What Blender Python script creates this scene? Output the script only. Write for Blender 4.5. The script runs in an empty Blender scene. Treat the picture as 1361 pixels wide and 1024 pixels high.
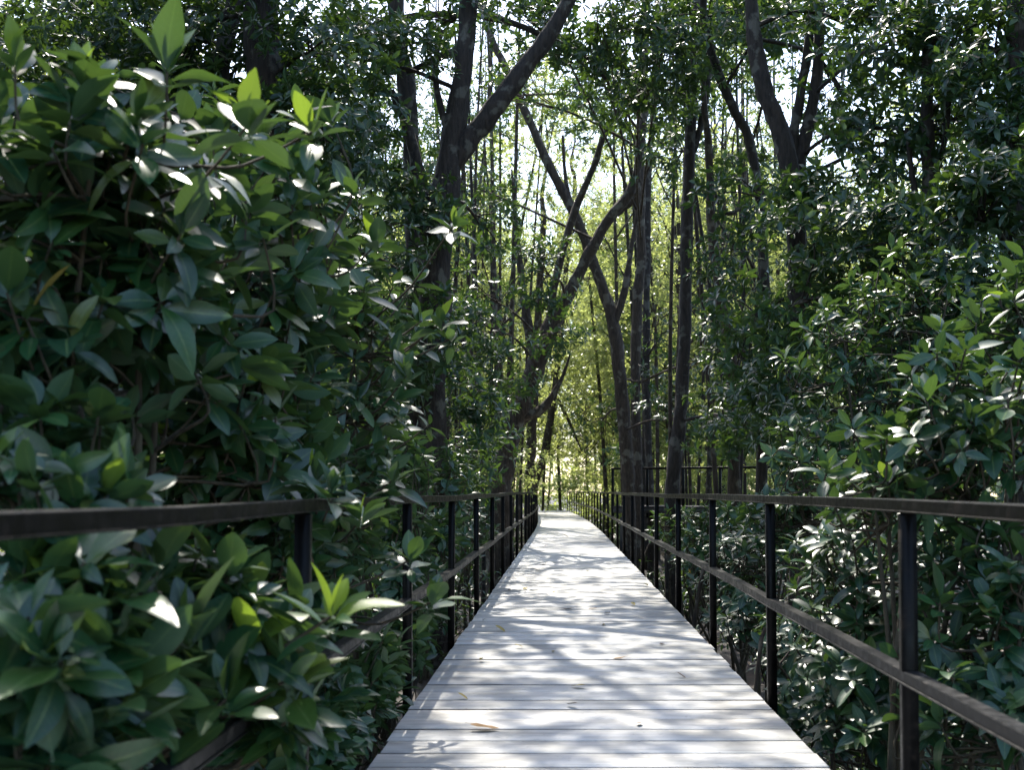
import bpy, math, random
import numpy as np
from mathutils import Vector, Matrix, noise

random.seed(7)
rng = np.random.default_rng(7)
R = math.radians
sc = bpy.context.scene
COL = sc.collection

# ------------------------------------------------------------------ camera
F = 1500.0                      # focal length in pixels of a 1361 px wide frame
HC = 1.10                       # eye height over the boards
PITCH, YAW = R(3.0), 0.0
SHIFTX = -67.5 / F              # the walk's axis lies right of the frame centre
SHIFT = 141 / F - math.tan(PITCH)
cam_d = bpy.data.cameras.new('camera')
cam_d.sensor_width = 36.0
cam_d.lens = F / 1361 * 36
cam_d.shift_y = SHIFT * F / 1361
cam_d.shift_x = SHIFTX * F / 1361
cam_d.clip_start, cam_d.clip_end = 0.05, 1500
cam_d.dof.use_dof = True
cam_d.dof.focus_distance = 10.0
cam_d.dof.aperture_fstop = 4.2
cam = bpy.data.objects.new('camera', cam_d)
COL.objects.link(cam)
cam.location = (0, 0, HC)
cam.rotation_euler = (math.pi / 2 + PITCH, 0, YAW)
sc.camera = cam
CM = cam.rotation_euler.to_matrix()
CMI = CM.transposed()


def at(px, py, d):
    """World point seen at photo pixel (px, py), d metres ahead along the walk."""
    v = CM @ Vector(((px - 680.5) / F + SHIFTX, (512 - py) / F + SHIFT, -1.0))
    return Vector((0, 0, HC)) + v * (d / v.y)


def pix(p):
    v = CMI @ (Vector(p) - Vector((0, 0, HC)))
    return (680.5 + F * (v.x / -v.z - SHIFTX), 512 - F * (v.y / -v.z - SHIFT)) if v.z < -0.05 else None


# ------------------------------------------------------------------ sky, sun, exposure
SUN_EL, SUN_AZ = R(54), R(-10)          # ahead of the camera, a little to the left
w = bpy.data.worlds.new('World')
sc.world = w
w.use_nodes = True
wn = w.node_tree.nodes
sky = wn.new('ShaderNodeTexSky')
sky.sky_type = 'NISHITA'
sky.sun_disc = False
sky.sun_elevation, sky.sun_rotation = SUN_EL, SUN_AZ
sky.air_density, sky.dust_density = 1.0, 1.5
w.node_tree.links.new(sky.outputs[0], wn['Background'].inputs[0])
wn['Background'].inputs[1].default_value = 0.15
sun_d = bpy.data.lights.new('sun', 'SUN')
sun_d.energy, sun_d.angle, sun_d.color = 2.8, R(0.5), (1.0, 0.94, 0.84)
sun = bpy.data.objects.new('sun', sun_d)
COL.objects.link(sun)
sdir = Vector((math.sin(SUN_AZ) * math.cos(SUN_EL), math.cos(SUN_AZ) * math.cos(SUN_EL), math.sin(SUN_EL)))
sun.rotation_euler = sdir.to_track_quat('Z', 'Y').to_euler()
sun.location = sdir * 60
sc.view_settings.view_transform = 'Standard'
sc.view_settings.look = 'None'
sc.view_settings.gamma = 1
sc.view_settings.exposure = 1.87
sc.cycles.max_bounces = 6
sc.cycles.diffuse_bounces = 3
sc.cycles.glossy_bounces = 2
sc.cycles.transmission_bounces = 4
sc.cycles.transparent_max_bounces = 4
sc.cycles.sample_clamp_indirect = 6
sc.cycles.caustics_reflective = False
sc.cycles.caustics_refractive = False
sc.cycles.use_denoising = True

GZ = -1.0                               # ground below the boards


# ------------------------------------------------------------------ materials
def mat(name):
    m = bpy.data.materials.new(name)
    m.use_nodes = True
    nt = m.node_tree
    return m, nt, nt.nodes['Principled BSDF']


def node(nt, t, **kw):
    n = nt.nodes.new(t)
    for k, v in kw.items():
        setattr(n, k, v)
    return n


def ramp(nt, stops):
    n = nt.nodes.new('ShaderNodeValToRGB')
    e = n.color_ramp.elements
    while len(e) < len(stops):
        e.new(0.5)
    for q, (p, c) in zip(e, stops):
        q.position = p
        q.color = (*c, 1)
    return n


def mixc(nt, fac, a, b, mode='MIX'):
    n = node(nt, 'ShaderNodeMix', data_type='RGBA', blend_type=mode)
    for sock, v in ((n.inputs[0], fac), (n.inputs[6], a), (n.inputs[7], b)):
        if hasattr(v, 'node'):
            nt.links.new(v, sock)
        elif isinstance(v, tuple):
            sock.default_value = (*v, 1)
        else:
            sock.default_value = v
    return n.outputs[2]


def math_n(nt, op, a, b=0.0):
    n = node(nt, 'ShaderNodeMath', operation=op)
    for s, v in zip(n.inputs, (a, b)):
        if hasattr(v, 'node'):
            nt.links.new(v, s)
        else:
            s.default_value = v
    return n.outputs[0]


def leaf_mat(name, stops, trans, mixf, rough, rib=0.25, spec=0.5):
    m, nt, b = mat(name)
    L = nt.links.new
    geo = node(nt, 'ShaderNodeNewGeometry')
    inf = node(nt, 'ShaderNodeObjectInfo')
    rnd = math_n(nt, 'FRACT', math_n(nt, 'ADD', geo.outputs['Random Per Island'], inf.outputs['Random']))
    cr = ramp(nt, stops)
    L(rnd, cr.inputs[0])
    uv = node(nt, 'ShaderNodeUVMap', uv_map='UVMap')
    sep = node(nt, 'ShaderNodeSeparateXYZ')
    L(uv.outputs[0], sep.inputs[0])
    ax = math_n(nt, 'ABSOLUTE', sep.outputs[0])
    ribm = math_n(nt, 'MULTIPLY', math_n(nt, 'LESS_THAN', ax, 0.075), rib)
    # side veins, a shallow herringbone off the midrib
    vv = math_n(nt, 'SINE', math_n(nt, 'MULTIPLY', math_n(nt, 'SUBTRACT', sep.outputs[1], math_n(nt, 'MULTIPLY', ax, 0.16)), 70))
    vm = math_n(nt, 'MULTIPLY', math_n(nt, 'GREATER_THAN', vv, 0.9), rib * 0.25)
    c = mixc(nt, math_n(nt, 'MAXIMUM', ribm, vm), cr.outputs[0], (0.22, 0.30, 0.10))
    tc = node(nt, 'ShaderNodeTexCoord')
    nz = node(nt, 'ShaderNodeTexNoise')
    nz.inputs['Scale'].default_value = 14
    L(tc.outputs['Object'], nz.inputs['Vector'])
    c = mixc(nt, 0.45, c, mixc(nt, 1.0, c, nz.outputs['Fac'], 'MULTIPLY'), 'MIX')
    sp = node(nt, 'ShaderNodeTexNoise')
    sp.inputs['Scale'].default_value = 9 + 6 * (rib > 0)
    sp.inputs['Detail'].default_value = 4
    L(tc.outputs['Object'], sp.inputs['Vector'])
    spr = ramp(nt, [(0.66, (0, 0, 0)), (0.72, (1, 1, 1))])
    L(sp.outputs['Fac'], spr.inputs[0])
    c = mixc(nt, math_n(nt, 'MULTIPLY', spr.outputs[0], 0.55), c, (0.13, 0.09, 0.035))
    back = mixc(nt, 0.5, c, (0.045, 0.10, 0.04))
    c2 = mixc(nt, geo.outputs['Backfacing'], c, back)
    L(c2, b.inputs['Base Color'])
    b.inputs['Specular IOR Level'].default_value = spec
    rr = math_n(nt, 'ADD', math_n(nt, 'MULTIPLY', geo.outputs['Backfacing'], 0.2), rough)
    L(rr, b.inputs['Roughness'])
    tr = node(nt, 'ShaderNodeBsdfTranslucent')
    tcol = mixc(nt, rnd, trans, tuple(0.6 * x for x in trans))
    L(tcol, tr.inputs[0])
    ms = node(nt, 'ShaderNodeMixShader')
    ms.inputs[0].default_value = mixf
    L(b.outputs[0], ms.inputs[1])
    L(tr.outputs[0], ms.inputs[2])
    L(ms.outputs[0], nt.nodes['Material Output'].inputs[0])
    return m


DK = [(0.0, (0.007, 0.040, 0.021)), (0.5, (0.013, 0.064, 0.027)), (0.85, (0.022, 0.088, 0.025)), (0.96, (0.045, 0.105, 0.020)), (1.0, (0.11, 0.13, 0.025))]
M_LEAF = leaf_mat('mangrove_leaf', DK, (0.11, 0.20, 0.03), 0.22, 0.36, 0.4, 0.6)
M_YOUNG = leaf_mat('young_leaf', [(0, (0.09, 0.17, 0.03)), (1, (0.15, 0.23, 0.03))], (0.27, 0.40, 0.03), 0.40, 0.38, 0.35)
M_YELLOW = leaf_mat('yellow_leaf', [(0, (0.45, 0.26, 0.03)), (1, (0.50, 0.34, 0.06))], (0.6, 0.36, 0.05), 0.35, 0.45, 0.2)
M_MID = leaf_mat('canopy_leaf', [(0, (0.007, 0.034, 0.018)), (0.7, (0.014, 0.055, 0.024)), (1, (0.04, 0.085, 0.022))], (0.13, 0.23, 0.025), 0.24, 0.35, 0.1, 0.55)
M_FAR = leaf_mat('sunlit_tint_leaf', [(0, (0.05, 0.105, 0.03)), (0.6, (0.10, 0.16, 0.04)), (1, (0.16, 0.20, 0.05))], (0.62, 0.70, 0.20), 0.52, 0.26, 0.0, 0.6)  # lighter, more translucent leaf: the far crowns' sunlit glow is put into the colour


def bark_mat(name, c1, c2, c3):
    m, nt, b = mat(name)
    L = nt.links.new
    tc = node(nt, 'ShaderNodeTexCoord')
    mp = node(nt, 'ShaderNodeMapping')
    mp.inputs['Scale'].default_value = (14, 14, 3.2)
    L(tc.outputs['Object'], mp.inputs[0])
    n1 = node(nt, 'ShaderNodeTexNoise')
    n1.inputs['Scale'].default_value = 2.2
    n1.inputs['Detail'].default_value = 8
    L(mp.outputs[0], n1.inputs[0])
    n2 = node(nt, 'ShaderNodeTexNoise')
    n2.inputs['Scale'].default_value = 5.5
    n2.inputs['Detail'].default_value = 7
    L(tc.outputs['Object'], n2.inputs[0])
    cr = ramp(nt, [(0.3, c1), (0.62, c2)])
    L(n1.outputs[0], cr.inputs[0])
    lich = ramp(nt, [(0.56, (0, 0, 0)), (0.63, (1, 1, 1))])
    L(n2.outputs[0], lich.inputs[0])
    L(mixc(nt, math_n(nt, 'MULTIPLY', lich.outputs[0], 0.6), cr.outputs[0], c3), b.inputs['Base Color'])
    b.inputs['Roughness'].default_value = 0.9
    bp = node(nt, 'ShaderNodeBump')
    bp.inputs['Strength'].default_value = 1.0
    bp.inputs['Distance'].default_value = 0.03
    L(n1.outputs[0], bp.inputs['Height'])
    L(bp.outputs[0], b.inputs['Normal'])
    return m


M_BARK = bark_mat('dark_bark', (0.009, 0.006, 0.0045), (0.034, 0.024, 0.017), (0.13, 0.12, 0.095))
M_BARK2 = bark_mat('brown_bark', (0.016, 0.010, 0.006), (0.060, 0.040, 0.024), (0.17, 0.15, 0.11))
M_TWIG = bark_mat('twig_bark', (0.025, 0.020, 0.012), (0.060, 0.045, 0.025), (0.08, 0.07, 0.045))


def plank_mat():
    m, nt, b = mat('weathered_board')
    L = nt.links.new
    tc = node(nt, 'ShaderNodeTexCoord')
    inf = node(nt, 'ShaderNodeObjectInfo')
    off = node(nt, 'ShaderNodeVectorMath', operation='ADD')
    cmb = node(nt, 'ShaderNodeCombineXYZ')
    L(math_n(nt, 'MULTIPLY', inf.outputs['Random'], 57.0), cmb.inputs[0])
    L(math_n(nt, 'MULTIPLY', inf.outputs['Random'], 31.0), cmb.inputs[1])
    L(tc.outputs['Object'], off.inputs[0])
    L(cmb.outputs[0], off.inputs[1])
    mp = node(nt, 'ShaderNodeMapping')
    mp.inputs['Scale'].default_value = (1.6, 26, 26)
    L(off.outputs[0], mp.inputs[0])
    g = node(nt, 'ShaderNodeTexNoise')
    g.inputs['Scale'].default_value = 2.0
    g.inputs['Detail'].default_value = 7
    L(mp.outputs[0], g.inputs[0])
    st = node(nt, 'ShaderNodeTexNoise')
    st.inputs['Scale'].default_value = 3.5
    st.inputs['Detail'].default_value = 5
    L(off.outputs[0], st.inputs[0])
    sp = node(nt, 'ShaderNodeTexNoise')
    sp.inputs['Scale'].default_value = 42
    sp.inputs['Detail'].default_value = 2
    L(off.outputs[0], sp.inputs[0])
    base = ramp(nt, [(0.0, (0.35, 0.35, 0.34)), (0.35, (0.45, 0.447, 0.43)), (0.7, (0.48, 0.475, 0.455)), (1.0, (0.53, 0.515, 0.485))])
    L(inf.outputs['Random'], base.inputs[0])
    cr = ramp(nt, [(0.30, (0.72, 0.71, 0.70)), (0.5, (1, 1, 1)), (0.7, (1.1, 1.1, 1.1))])
    L(g.outputs[0], cr.inputs[0])
    c = mixc(nt, 1.0, base.outputs[0], cr.outputs[0], 'MULTIPLY')
    s1 = ramp(nt, [(0.40, (0.76, 0.75, 0.72)), (0.56, (1, 1, 1))])
    L(st.outputs[0], s1.inputs[0])
    c = mixc(nt, 0.8, c, s1.outputs[0], 'MULTIPLY')
    s2 = ramp(nt, [(0.68, (1, 1, 1)), (0.74, (0.35, 0.31, 0.27))])
    L(sp.outputs[0], s2.inputs[0])
    c = mixc(nt, 0.7, c, s2.outputs[0], 'MULTIPLY')
    L(c, b.inputs['Base Color'])
    b.inputs['Roughness'].default_value = 0.62
    b.inputs['Specular IOR Level'].default_value = 0.35
    bp = node(nt, 'ShaderNodeBump')
    bp.inputs['Strength'].default_value = 0.35
    bp.inputs['Distance'].default_value = 0.004
    L(g.outputs[0], bp.inputs['Height'])
    L(bp.outputs[0], b.inputs['Normal'])
    return m


def metal_mat(name, c1, c2, c3):
    m, nt, b = mat(name)
    b.inputs['Specular IOR Level'].default_value = 0.12
    L = nt.links.new
    tc = node(nt, 'ShaderNodeTexCoord')
    n1 = node(nt, 'ShaderNodeTexNoise')
    n1.inputs['Scale'].default_value = 24
    n1.inputs['Detail'].default_value = 8
    L(tc.outputs['Object'], n1.inputs[0])
    cr = ramp(nt, [(0.42, c1), (0.6, c2), (0.74, c3)])
    L(n1.outputs[0], cr.inputs[0])
    L(cr.outputs[0], b.inputs['Base Color'])
    rr = ramp(nt, [(0.35, (0.34,) * 3), (0.7, (0.6,) * 3)])
    L(n1.outputs[0], rr.inputs[0])
    L(rr.outputs[0], b.inputs['Roughness'])
    bp = node(nt, 'ShaderNodeBump')
    bp.inputs['Strength'].default_value = 0.1
    bp.inputs['Distance'].default_value = 0.002
    L(n1.outputs[0], bp.inputs['Height'])
    L(bp.outputs[0], b.inputs['Normal'])
    return m


def ground_mat():
    m, nt, b = mat('forest_mud')
    L = nt.links.new
    tc = node(nt, 'ShaderNodeTexCoord')
    n1 = node(nt, 'ShaderNodeTexNoise')
    n1.inputs['Scale'].default_value = 1.3
    n1.inputs['Detail'].default_value = 9
    L(tc.outputs['Object'], n1.inputs[0])
    v = node(nt, 'ShaderNodeTexVoronoi')
    v.inputs['Scale'].default_value = 16
    L(tc.outputs['Object'], v.inputs[0])
    cr = ramp(nt, [(0.3, (0.014, 0.011, 0.009)), (0.6, (0.036, 0.027, 0.020)), (0.8, (0.065, 0.048, 0.032))])
    L(n1.outputs[0], cr.inputs[0])
    c = mixc(nt, 0.35, cr.outputs[0], mixc(nt, 1.0, cr.outputs[0], v.outputs['Color'], 'MULTIPLY'))
    L(c, b.inputs['Base Color'])
    b.inputs['Roughness'].default_value = 0.85
    bp = node(nt, 'ShaderNodeBump')
    bp.inputs['Strength'].default_value = 0.7
    bp.inputs['Distance'].default_value = 0.05
    L(n1.outputs[0], bp.inputs['Height'])
    L(bp.outputs[0], b.inputs['Normal'])
    return m


M_PLANK, M_METAL, M_GROUND = plank_mat(), metal_mat('dark_painted_steel', (0.0028, 0.0026, 0.0026), (0.005, 0.0045, 0.0042), (0.018, 0.013, 0.010)), ground_mat()
M_WORN = metal_mat('worn_steel', (0.010, 0.010, 0.0102), (0.020, 0.0195, 0.019), (0.05, 0.045, 0.04))
M_CONC, _nt, _b = mat('dark_timber')
_b.inputs['Base Color'].default_value = (0.05, 0.045, 0.04, 1)
_b.inputs['Roughness'].default_value = 0.9


# ------------------------------------------------------------------ mesh helpers
def link(name, data, parent=None, loc=None, **props):
    o = bpy.data.objects.new(name, data)
    COL.objects.link(o)
    if parent is not None:
        o.parent = parent
    if loc is not None:
        o.location = loc
    for k, v in props.items():
        o[k] = v
    return o


def thing(name, label, cat, loc, group=None, data=None):
    o = link(name, data, None, loc, label=label, category=cat)
    if group:
        o['group'] = group
    return o


def mesh_np(name, V, Fc, m, uv=None, smooth=True):
    """V (n,3); Fc list of index arrays (k, 3|4)."""
    me = bpy.data.meshes.new(name)
    V = np.asarray(V, dtype=np.float32)
    Fc = [np.asarray(f, dtype=np.int32) for f in Fc if len(f)]
    loops = np.concatenate([f.ravel() for f in Fc])
    tot = np.concatenate([np.full(len(f), f.shape[1], dtype=np.int32) for f in Fc])
    start = np.concatenate([[0], np.cumsum(tot)[:-1]]).astype(np.int32)
    me.vertices.add(len(V))
    me.vertices.foreach_set('co', V.ravel())
    me.loops.add(len(loops))
    me.loops.foreach_set('vertex_index', loops)
    me.polygons.add(len(tot))
    me.polygons.foreach_set('loop_start', start)
    me.polygons.foreach_set('loop_total', tot)
    if smooth:
        me.polygons.foreach_set('use_smooth', np.ones(len(tot), dtype=bool))
    if uv is not None:
        l = me.uv_layers.new(name='UVMap')
        l.data.foreach_set('uv', np.asarray(uv, dtype=np.float32)[loops].ravel())
    me.materials.append(m)
    me.update()
    me.validate()
    return me


def catmull(pts, n=4):
    p = [Vector(q[:3]) for q in pts]
    r = [q[3] for q in pts]
    P, Q = [], []
    for i in range(len(p) - 1):
        a, b, c, d = p[max(i - 1, 0)], p[i], p[i + 1], p[min(i + 2, len(p) - 1)]
        for k in range(n):
            t = k / n
            P.append(0.5 * ((2 * b) + (c - a) * t + (2 * a - 5 * b + 4 * c - d) * t * t + (3 * b - a - 3 * c + d) * t ** 3))
            Q.append(r[i] + (r[i + 1] - r[i]) * t)
    P.append(p[-1])
    Q.append(r[-1])
    return P, Q


class Tubes:
    def __init__(s):
        s.V, s.Q, s.n = [], [], 0

    def add(s, pts, sides=6, n=4, rough=0.0, cap=True):
        P, Rr = catmull(pts, n)
        up = Vector((0.31, 0.95, 0.1))
        rings = []
        seed = random.uniform(0, 90)
        for i, (p, r) in enumerate(zip(P, Rr)):
            t = (P[min(i + 1, len(P) - 1)] - P[max(i - 1, 0)]).normalized()
            u = t.cross(up)
            if u.length < 0.05:
                u = t.cross(Vector((1, 0, 0)))
            u.normalize()
            v = t.cross(u)
            for k in range(sides):
                a = 2 * math.pi * k / sides
                q = u * math.cos(a) + v * math.sin(a)
                rr = r
                if rough:
                    rr *= 1 + rough * noise.noise(Vector((math.cos(a) * 1.3 + seed, math.sin(a) * 1.3, i * 0.45)))
                s.V.append(p + q * rr)
        b = s.n
        for i in range(len(P) - 1):
            for k in range(sides):
                k2 = (k + 1) % sides
                s.Q.append((b + i * sides + k, b + i * sides + k2, b + (i + 1) * sides + k2, b + (i + 1) * sides + k))
        s.n = len(s.V)
        return s

    def mesh(s, name, m, origin=(0, 0, 0)):
        V = np.array([tuple(v) for v in s.V]) - np.array(origin)
        return mesh_np(name, V, [np.array(s.Q)], m)


# leaf templates: x across (-1..1 -> half width), y along, z up; unit length
def leaf_hi(bend, fold, hw, wav):
    ts = [0.0, 0.10, 0.24, 0.42, 0.60, 0.77, 0.90, 1.0]
    V, uv, Fc = [], [], []
    V += [(-0.012, -0.14, 0.01), (0.0, -0.14, 0.0), (0.012, -0.14, 0.01)]
    uv += [(-0.03, 0), (0, 0), (0.03, 0)]
    for t in ts:
        wd = hw * (math.sin(math.pi * min(1, t * 0.97 + 0.015) ** 0.96) ** 0.85)
        if t in (0.0, 1.0):
            wd = 0.012
        z = -bend * t * t
        wv = wav * math.sin(t * 9)
        V += [(-wd, t, z + fold * wd + wv * wd), (0, t, z), (wd, t, z + fold * wd - wv * wd)]
        uv += [(-1, t), (0, t), (1, t)]
    for i in range(len(ts)):
        for k in range(2):
            a = i * 3 + k
            Fc.append((a, a + 1, a + 4, a + 3))
    return np.array(V), np.array(Fc), np.array(uv)


HI = [leaf_hi(0.10, 0.26, 0.22, 0.0), leaf_hi(0.22, 0.18, 0.24, 0.10), leaf_hi(0.04, 0.38, 0.20, -0.10), leaf_hi(0.36, 0.28, 0.225, 0.12), leaf_hi(-0.06, 0.30, 0.235, 0.05), leaf_hi(0.5, 0.22, 0.20, -0.12)]
LO_V = np.array([(0, -0.08, 0), (-0.185, 0.32, 0.06), (0, 0.32, 0.0), (0.185, 0.32, 0.06), (-0.17, 0.70, 0.02), (0, 0.70, -0.05), (0.17, 0.70, 0.02), (0, 1, -0.14)])
LO_F = [np.array([(0, 2, 1), (0, 3, 2), (4, 5, 7), (5, 6, 7)]), np.array([(1, 2, 5, 4), (2, 3, 6, 5)])]
LO_UV = np.array([(0, 0), (-1, 0.32), (0, 0.32), (1, 0.32), (-1, 0.7), (0, 0.7), (1, 0.7), (0, 1)])
FAR_V = np.array([(0, 0, 0), (-0.24, 0.5, 0.05), (0.24, 0.5, 0.05), (0, 1, -0.1)])
FAR_F = np.array([(0, 2, 1), (1, 2, 3)])
FAR_UV = np.array([(0, 0), (-1, 0.45), (1, 0.45), (0, 1)])
SMALL = (np.array(LO_V), LO_F, LO_UV)


def norm(a):
    return a / np.maximum(np.linalg.norm(a, axis=-1, keepdims=True), 1e-9)


def rosettes(C, A, per, length, r=rng, spread=(0.55, 1.85), droop=0.4, wob=0.3):
    """Leaf frames for rosettes at C (n,3) with axes A (n,3): base, dir, normal, length."""
    n = len(C)
    A = norm(A)
    ref = np.where(np.abs(A[:, 2:3]) > 0.9, np.array([[1.0, 0, 0]]), np.array([[0, 0, 1.0]]))
    U = norm(np.cross(A, ref))
    W = np.cross(A, U)
    ph0 = r.uniform(0, 6.28, (n, 1))
    k = np.arange(per)[None, :]
    ph = ph0 + k * 2.39996 + r.normal(0, 0.25, (n, per))
    th = spread[0] + (spread[1] - spread[0]) * (k + 0.5) / per + r.normal(0, 0.26, (n, per))
    rad = np.cos(ph)[..., None] * U[:, None] + np.sin(ph)[..., None] * W[:, None]
    D = np.cos(th)[..., None] * A[:, None] + np.sin(th)[..., None] * rad
    D[..., 2] -= droop * r.uniform(0, 1, (n, per))
    D = norm(D)
    N = np.sin(th)[..., None] * A[:, None] - np.cos(th)[..., None] * rad + r.normal(0, wob, (n, per, 3))
    N = norm(N - (N * D).sum(-1, keepdims=True) * D)
    B = C[:, None] - A[:, None] * (k[..., None] / per * 0.35 * length) + D * 0.1 * length
    Ls = length * r.uniform(0.5, 1.2, (n, per)) * np.where(k == 0, 0.8, 1)
    return B.reshape(-1, 3), D.reshape(-1, 3), N.reshape(-1, 3), Ls.reshape(-1)


def leaf_mesh(name, fr, tpl, m, origin=(0, 0, 0)):
    B, D, N, Ls = fr
    V, Fc, uv = tpl
    S = np.cross(D, N)
    P = B[:, None] + Ls[:, None, None] * (V[None, :, 0:1] * S[:, None] + V[None, :, 1:2] * D[:, None] + V[None, :, 2:3] * N[:, None])
    n, k = len(B), len(V)
    fl = Fc if isinstance(Fc, list) else [Fc]
    idx = [(q[None] + (np.arange(n) * k)[:, None, None]).reshape(-1, q.shape[1]) for q in fl]
    return mesh_np(name, P.reshape(-1, 3) - np.array(origin), idx, m, np.tile(uv, (n, 1)))


LEAF_ME = {}
for key, m in (('g', M_LEAF), ('y', M_YOUNG), ('o', M_YELLOW)):
    LEAF_ME[key] = [mesh_np('leaf', v, [f], m, uv) for v, f, uv in HI]


def leaf_obj(b, d, n, L, root, key='g', name='leaf', wide=1.0):
    d, n = Vector(d), Vector(n)
    s = d.cross(n)
    M = Matrix((s, d, n)).transposed().to_4x4()
    o = link(name, random.choice(LEAF_ME[key]), root)
    o.matrix_local = Matrix.Translation(Vector(b) - root.location) @ M @ Matrix.Diagonal((L * wide, L, L, 1))
    return o


# ------------------------------------------------------------------ ground
def ground():
    xs = np.concatenate([np.linspace(-240, -14, 20), np.linspace(-13, 13, 70), np.linspace(14, 240, 20)])
    ys = np.concatenate([np.linspace(-60, -3, 8), np.linspace(-2, 66, 150), np.linspace(68, 420, 24)])
    X, Y = np.meshgrid(xs, ys)
    Z = np.array([[GZ + 0.16 * noise.noise(Vector((x * 0.5, y * 0.5, 0))) + 0.06 * noise.noise(Vector((x * 2, y * 2, 3))) for x in xs] for y in ys])
    V = np.stack([X, Y, Z], -1).reshape(-1, 3)
    nx = len(xs)
    i = np.arange(len(ys) - 1)[:, None] * nx + np.arange(nx - 1)[None]
    Fq = np.stack([i, i + 1, i + 1 + nx, i + nx], -1).reshape(-1, 4)
    link('ground', mesh_np('ground', V, [Fq], M_GROUND), None, None, kind='structure')
    # brown litter lying on the mud
    n = 9000
    x = rng.normal(0, 5, n)
    y = rng.uniform(1, 48, n)
    z = np.array([GZ + 0.16 * noise.noise(Vector((a * 0.5, b * 0.5, 0))) + 0.06 * noise.noise(Vector((a * 2, b * 2, 3))) for a, b in zip(x, y)]) + 0.015
    ph = rng.uniform(0, 6.28, n)
    D = norm(np.stack([np.cos(ph), np.sin(ph), rng.normal(0, 0.25, n)], -1))
    N = np.array([[0, 0, 1.0]]) + rng.normal(0, 0.2, (n, 3))
    N = norm(N - (N * D).sum(-1, keepdims=True) * D)
    ml = leaf_mat('litter_leaf', [(0, (0.035, 0.024, 0.016)), (0.7, (0.09, 0.058, 0.032)), (1, (0.28, 0.15, 0.06))], (0.2, 0.1, 0.03), 0.1, 0.6, 0.1)
    link('leaf_litter', leaf_mesh('leaf_litter', (np.stack([x, y, z], -1), D, N, rng.uniform(0.07, 0.14, n)), SMALL, ml), None, None, kind='stuff')


ground()

# ------------------------------------------------------------------ boardwalk
YEND = 63.0


def cx(y):
    return 0.14 - (6.8e-4 * (y - 28) ** 2 if y > 28 else 0.0)


def heading(y):
    return -math.atan((cx(y + 0.1) - cx(y - 0.1)) / 0.2) if y > 27 else 0.0


def box_mesh(name, sx, sy, sz, m, bev=0.0, side=None):
    """Box centred on x, y, top at z=0, with a chamfered top edge."""
    a, b = sx / 2, sy / 2
    rings = [(a, b, -sz), (a, b, -bev), (a - bev, b - bev, 0)] if bev else [(a, b, -sz), (a, b, 0)]
    V, Fc = [], []
    for (p, q, z) in rings:
        V += [(-p, -q, z), (p, -q, z), (p, q, z), (-p, q, z)]
    for i in range(len(rings) - 1):
        for k in range(4):
            k2 = (k + 1) % 4
            Fc.append((i * 4 + k, i * 4 + k2, i * 4 + 4 + k2, i * 4 + 4 + k))
    t = (len(rings) - 1) * 4
    Fc += [(t, t + 1, t + 2, t + 3), (3, 2, 1, 0)]
    me = mesh_np(name, np.array(V), [np.array(Fc)], m, smooth=False)
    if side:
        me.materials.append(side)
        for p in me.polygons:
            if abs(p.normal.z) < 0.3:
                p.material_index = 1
    return me


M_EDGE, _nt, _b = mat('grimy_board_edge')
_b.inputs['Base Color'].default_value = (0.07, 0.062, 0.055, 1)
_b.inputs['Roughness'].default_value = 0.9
PITCH_P = 0.24
walk = link('boardwalk', None, None, (0.14, 0, 0), kind='structure')
pm = [box_mesh('plank', 1.832 + e, PITCH_P - 0.015 - g, 0.045, M_PLANK, 0.003, M_EDGE) for e, g in ((0, 0), (0.008, 0.002), (-0.006, -0.001), (0.004, 0.004))]
y = 0.6
while y < YEND:
    o = link('plank', random.choice(pm), walk)
    o.location = (cx(y) - 0.14 + random.gauss(0, 0.003), y, random.gauss(0, 0.0012))
    o.rotation_euler = (random.gauss(0, 0.004), random.gauss(0, 0.0012), heading(y) + random.gauss(0, 0.0012))
    y += PITCH_P
# beams under the boards and their piles
for s in (-0.66, 0.0, 0.66):
    tb = Tubes()
    yy = np.arange(0.5, YEND + 0.2, 2.0)
    V, Q = [], []
    for i, q in enumerate(yy):
        c = cx(q) - 0.14 + s
        V += [(c - 0.05, q, -0.20), (c + 0.05, q, -0.20), (c + 0.05, q, -0.052), (c - 0.05, q, -0.052)]
        if i:
            b = i * 4
            Q += [(b - 4 + k, b - 4 + (k + 1) % 4, b + (k + 1) % 4, b + k) for k in range(4)]
    link('beam', mesh_np('beam', np.array(V), [np.array(Q)], M_CONC, smooth=False), walk)
pile_me = box_mesh('pile', 0.14, 0.14, 1.3, M_CONC, 0.01)
for q in np.arange(1.2, YEND, 2.38):
    for s in (-0.66, 0.66):
        o = link('pile', pile_me, walk, (cx(q) - 0.14 + s, q, -0.203))

# ------------------------------------------------------------------ railings
SP = 2.38
PROF = [(-0.030, -0.021), (0.030, -0.021), (0.030, -0.017), (0.025, -0.016), (0.025, 0.000), (0.021, 0.001), (0.021, 0.004), (0.025, 0.005), (0.025, 0.017), (0.022, 0.020), (-0.022, 0.020), (-0.025, 0.017), (-0.025, 0.005), (-0.021, 0.004), (-0.021, 0.001), (-0.025, 0.000), (-0.025, -0.016), (-0.030, -0.017)]
PROF_TOP = [(-0.030, -0.021), (0.030, -0.021), (0.030, -0.017), (0.025, -0.016), (0.025, 0.017), (0.022, 0.020), (-0.022, 0.020), (-0.025, 0.017), (-0.025, -0.016), (-0.030, -0.017)]


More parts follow.
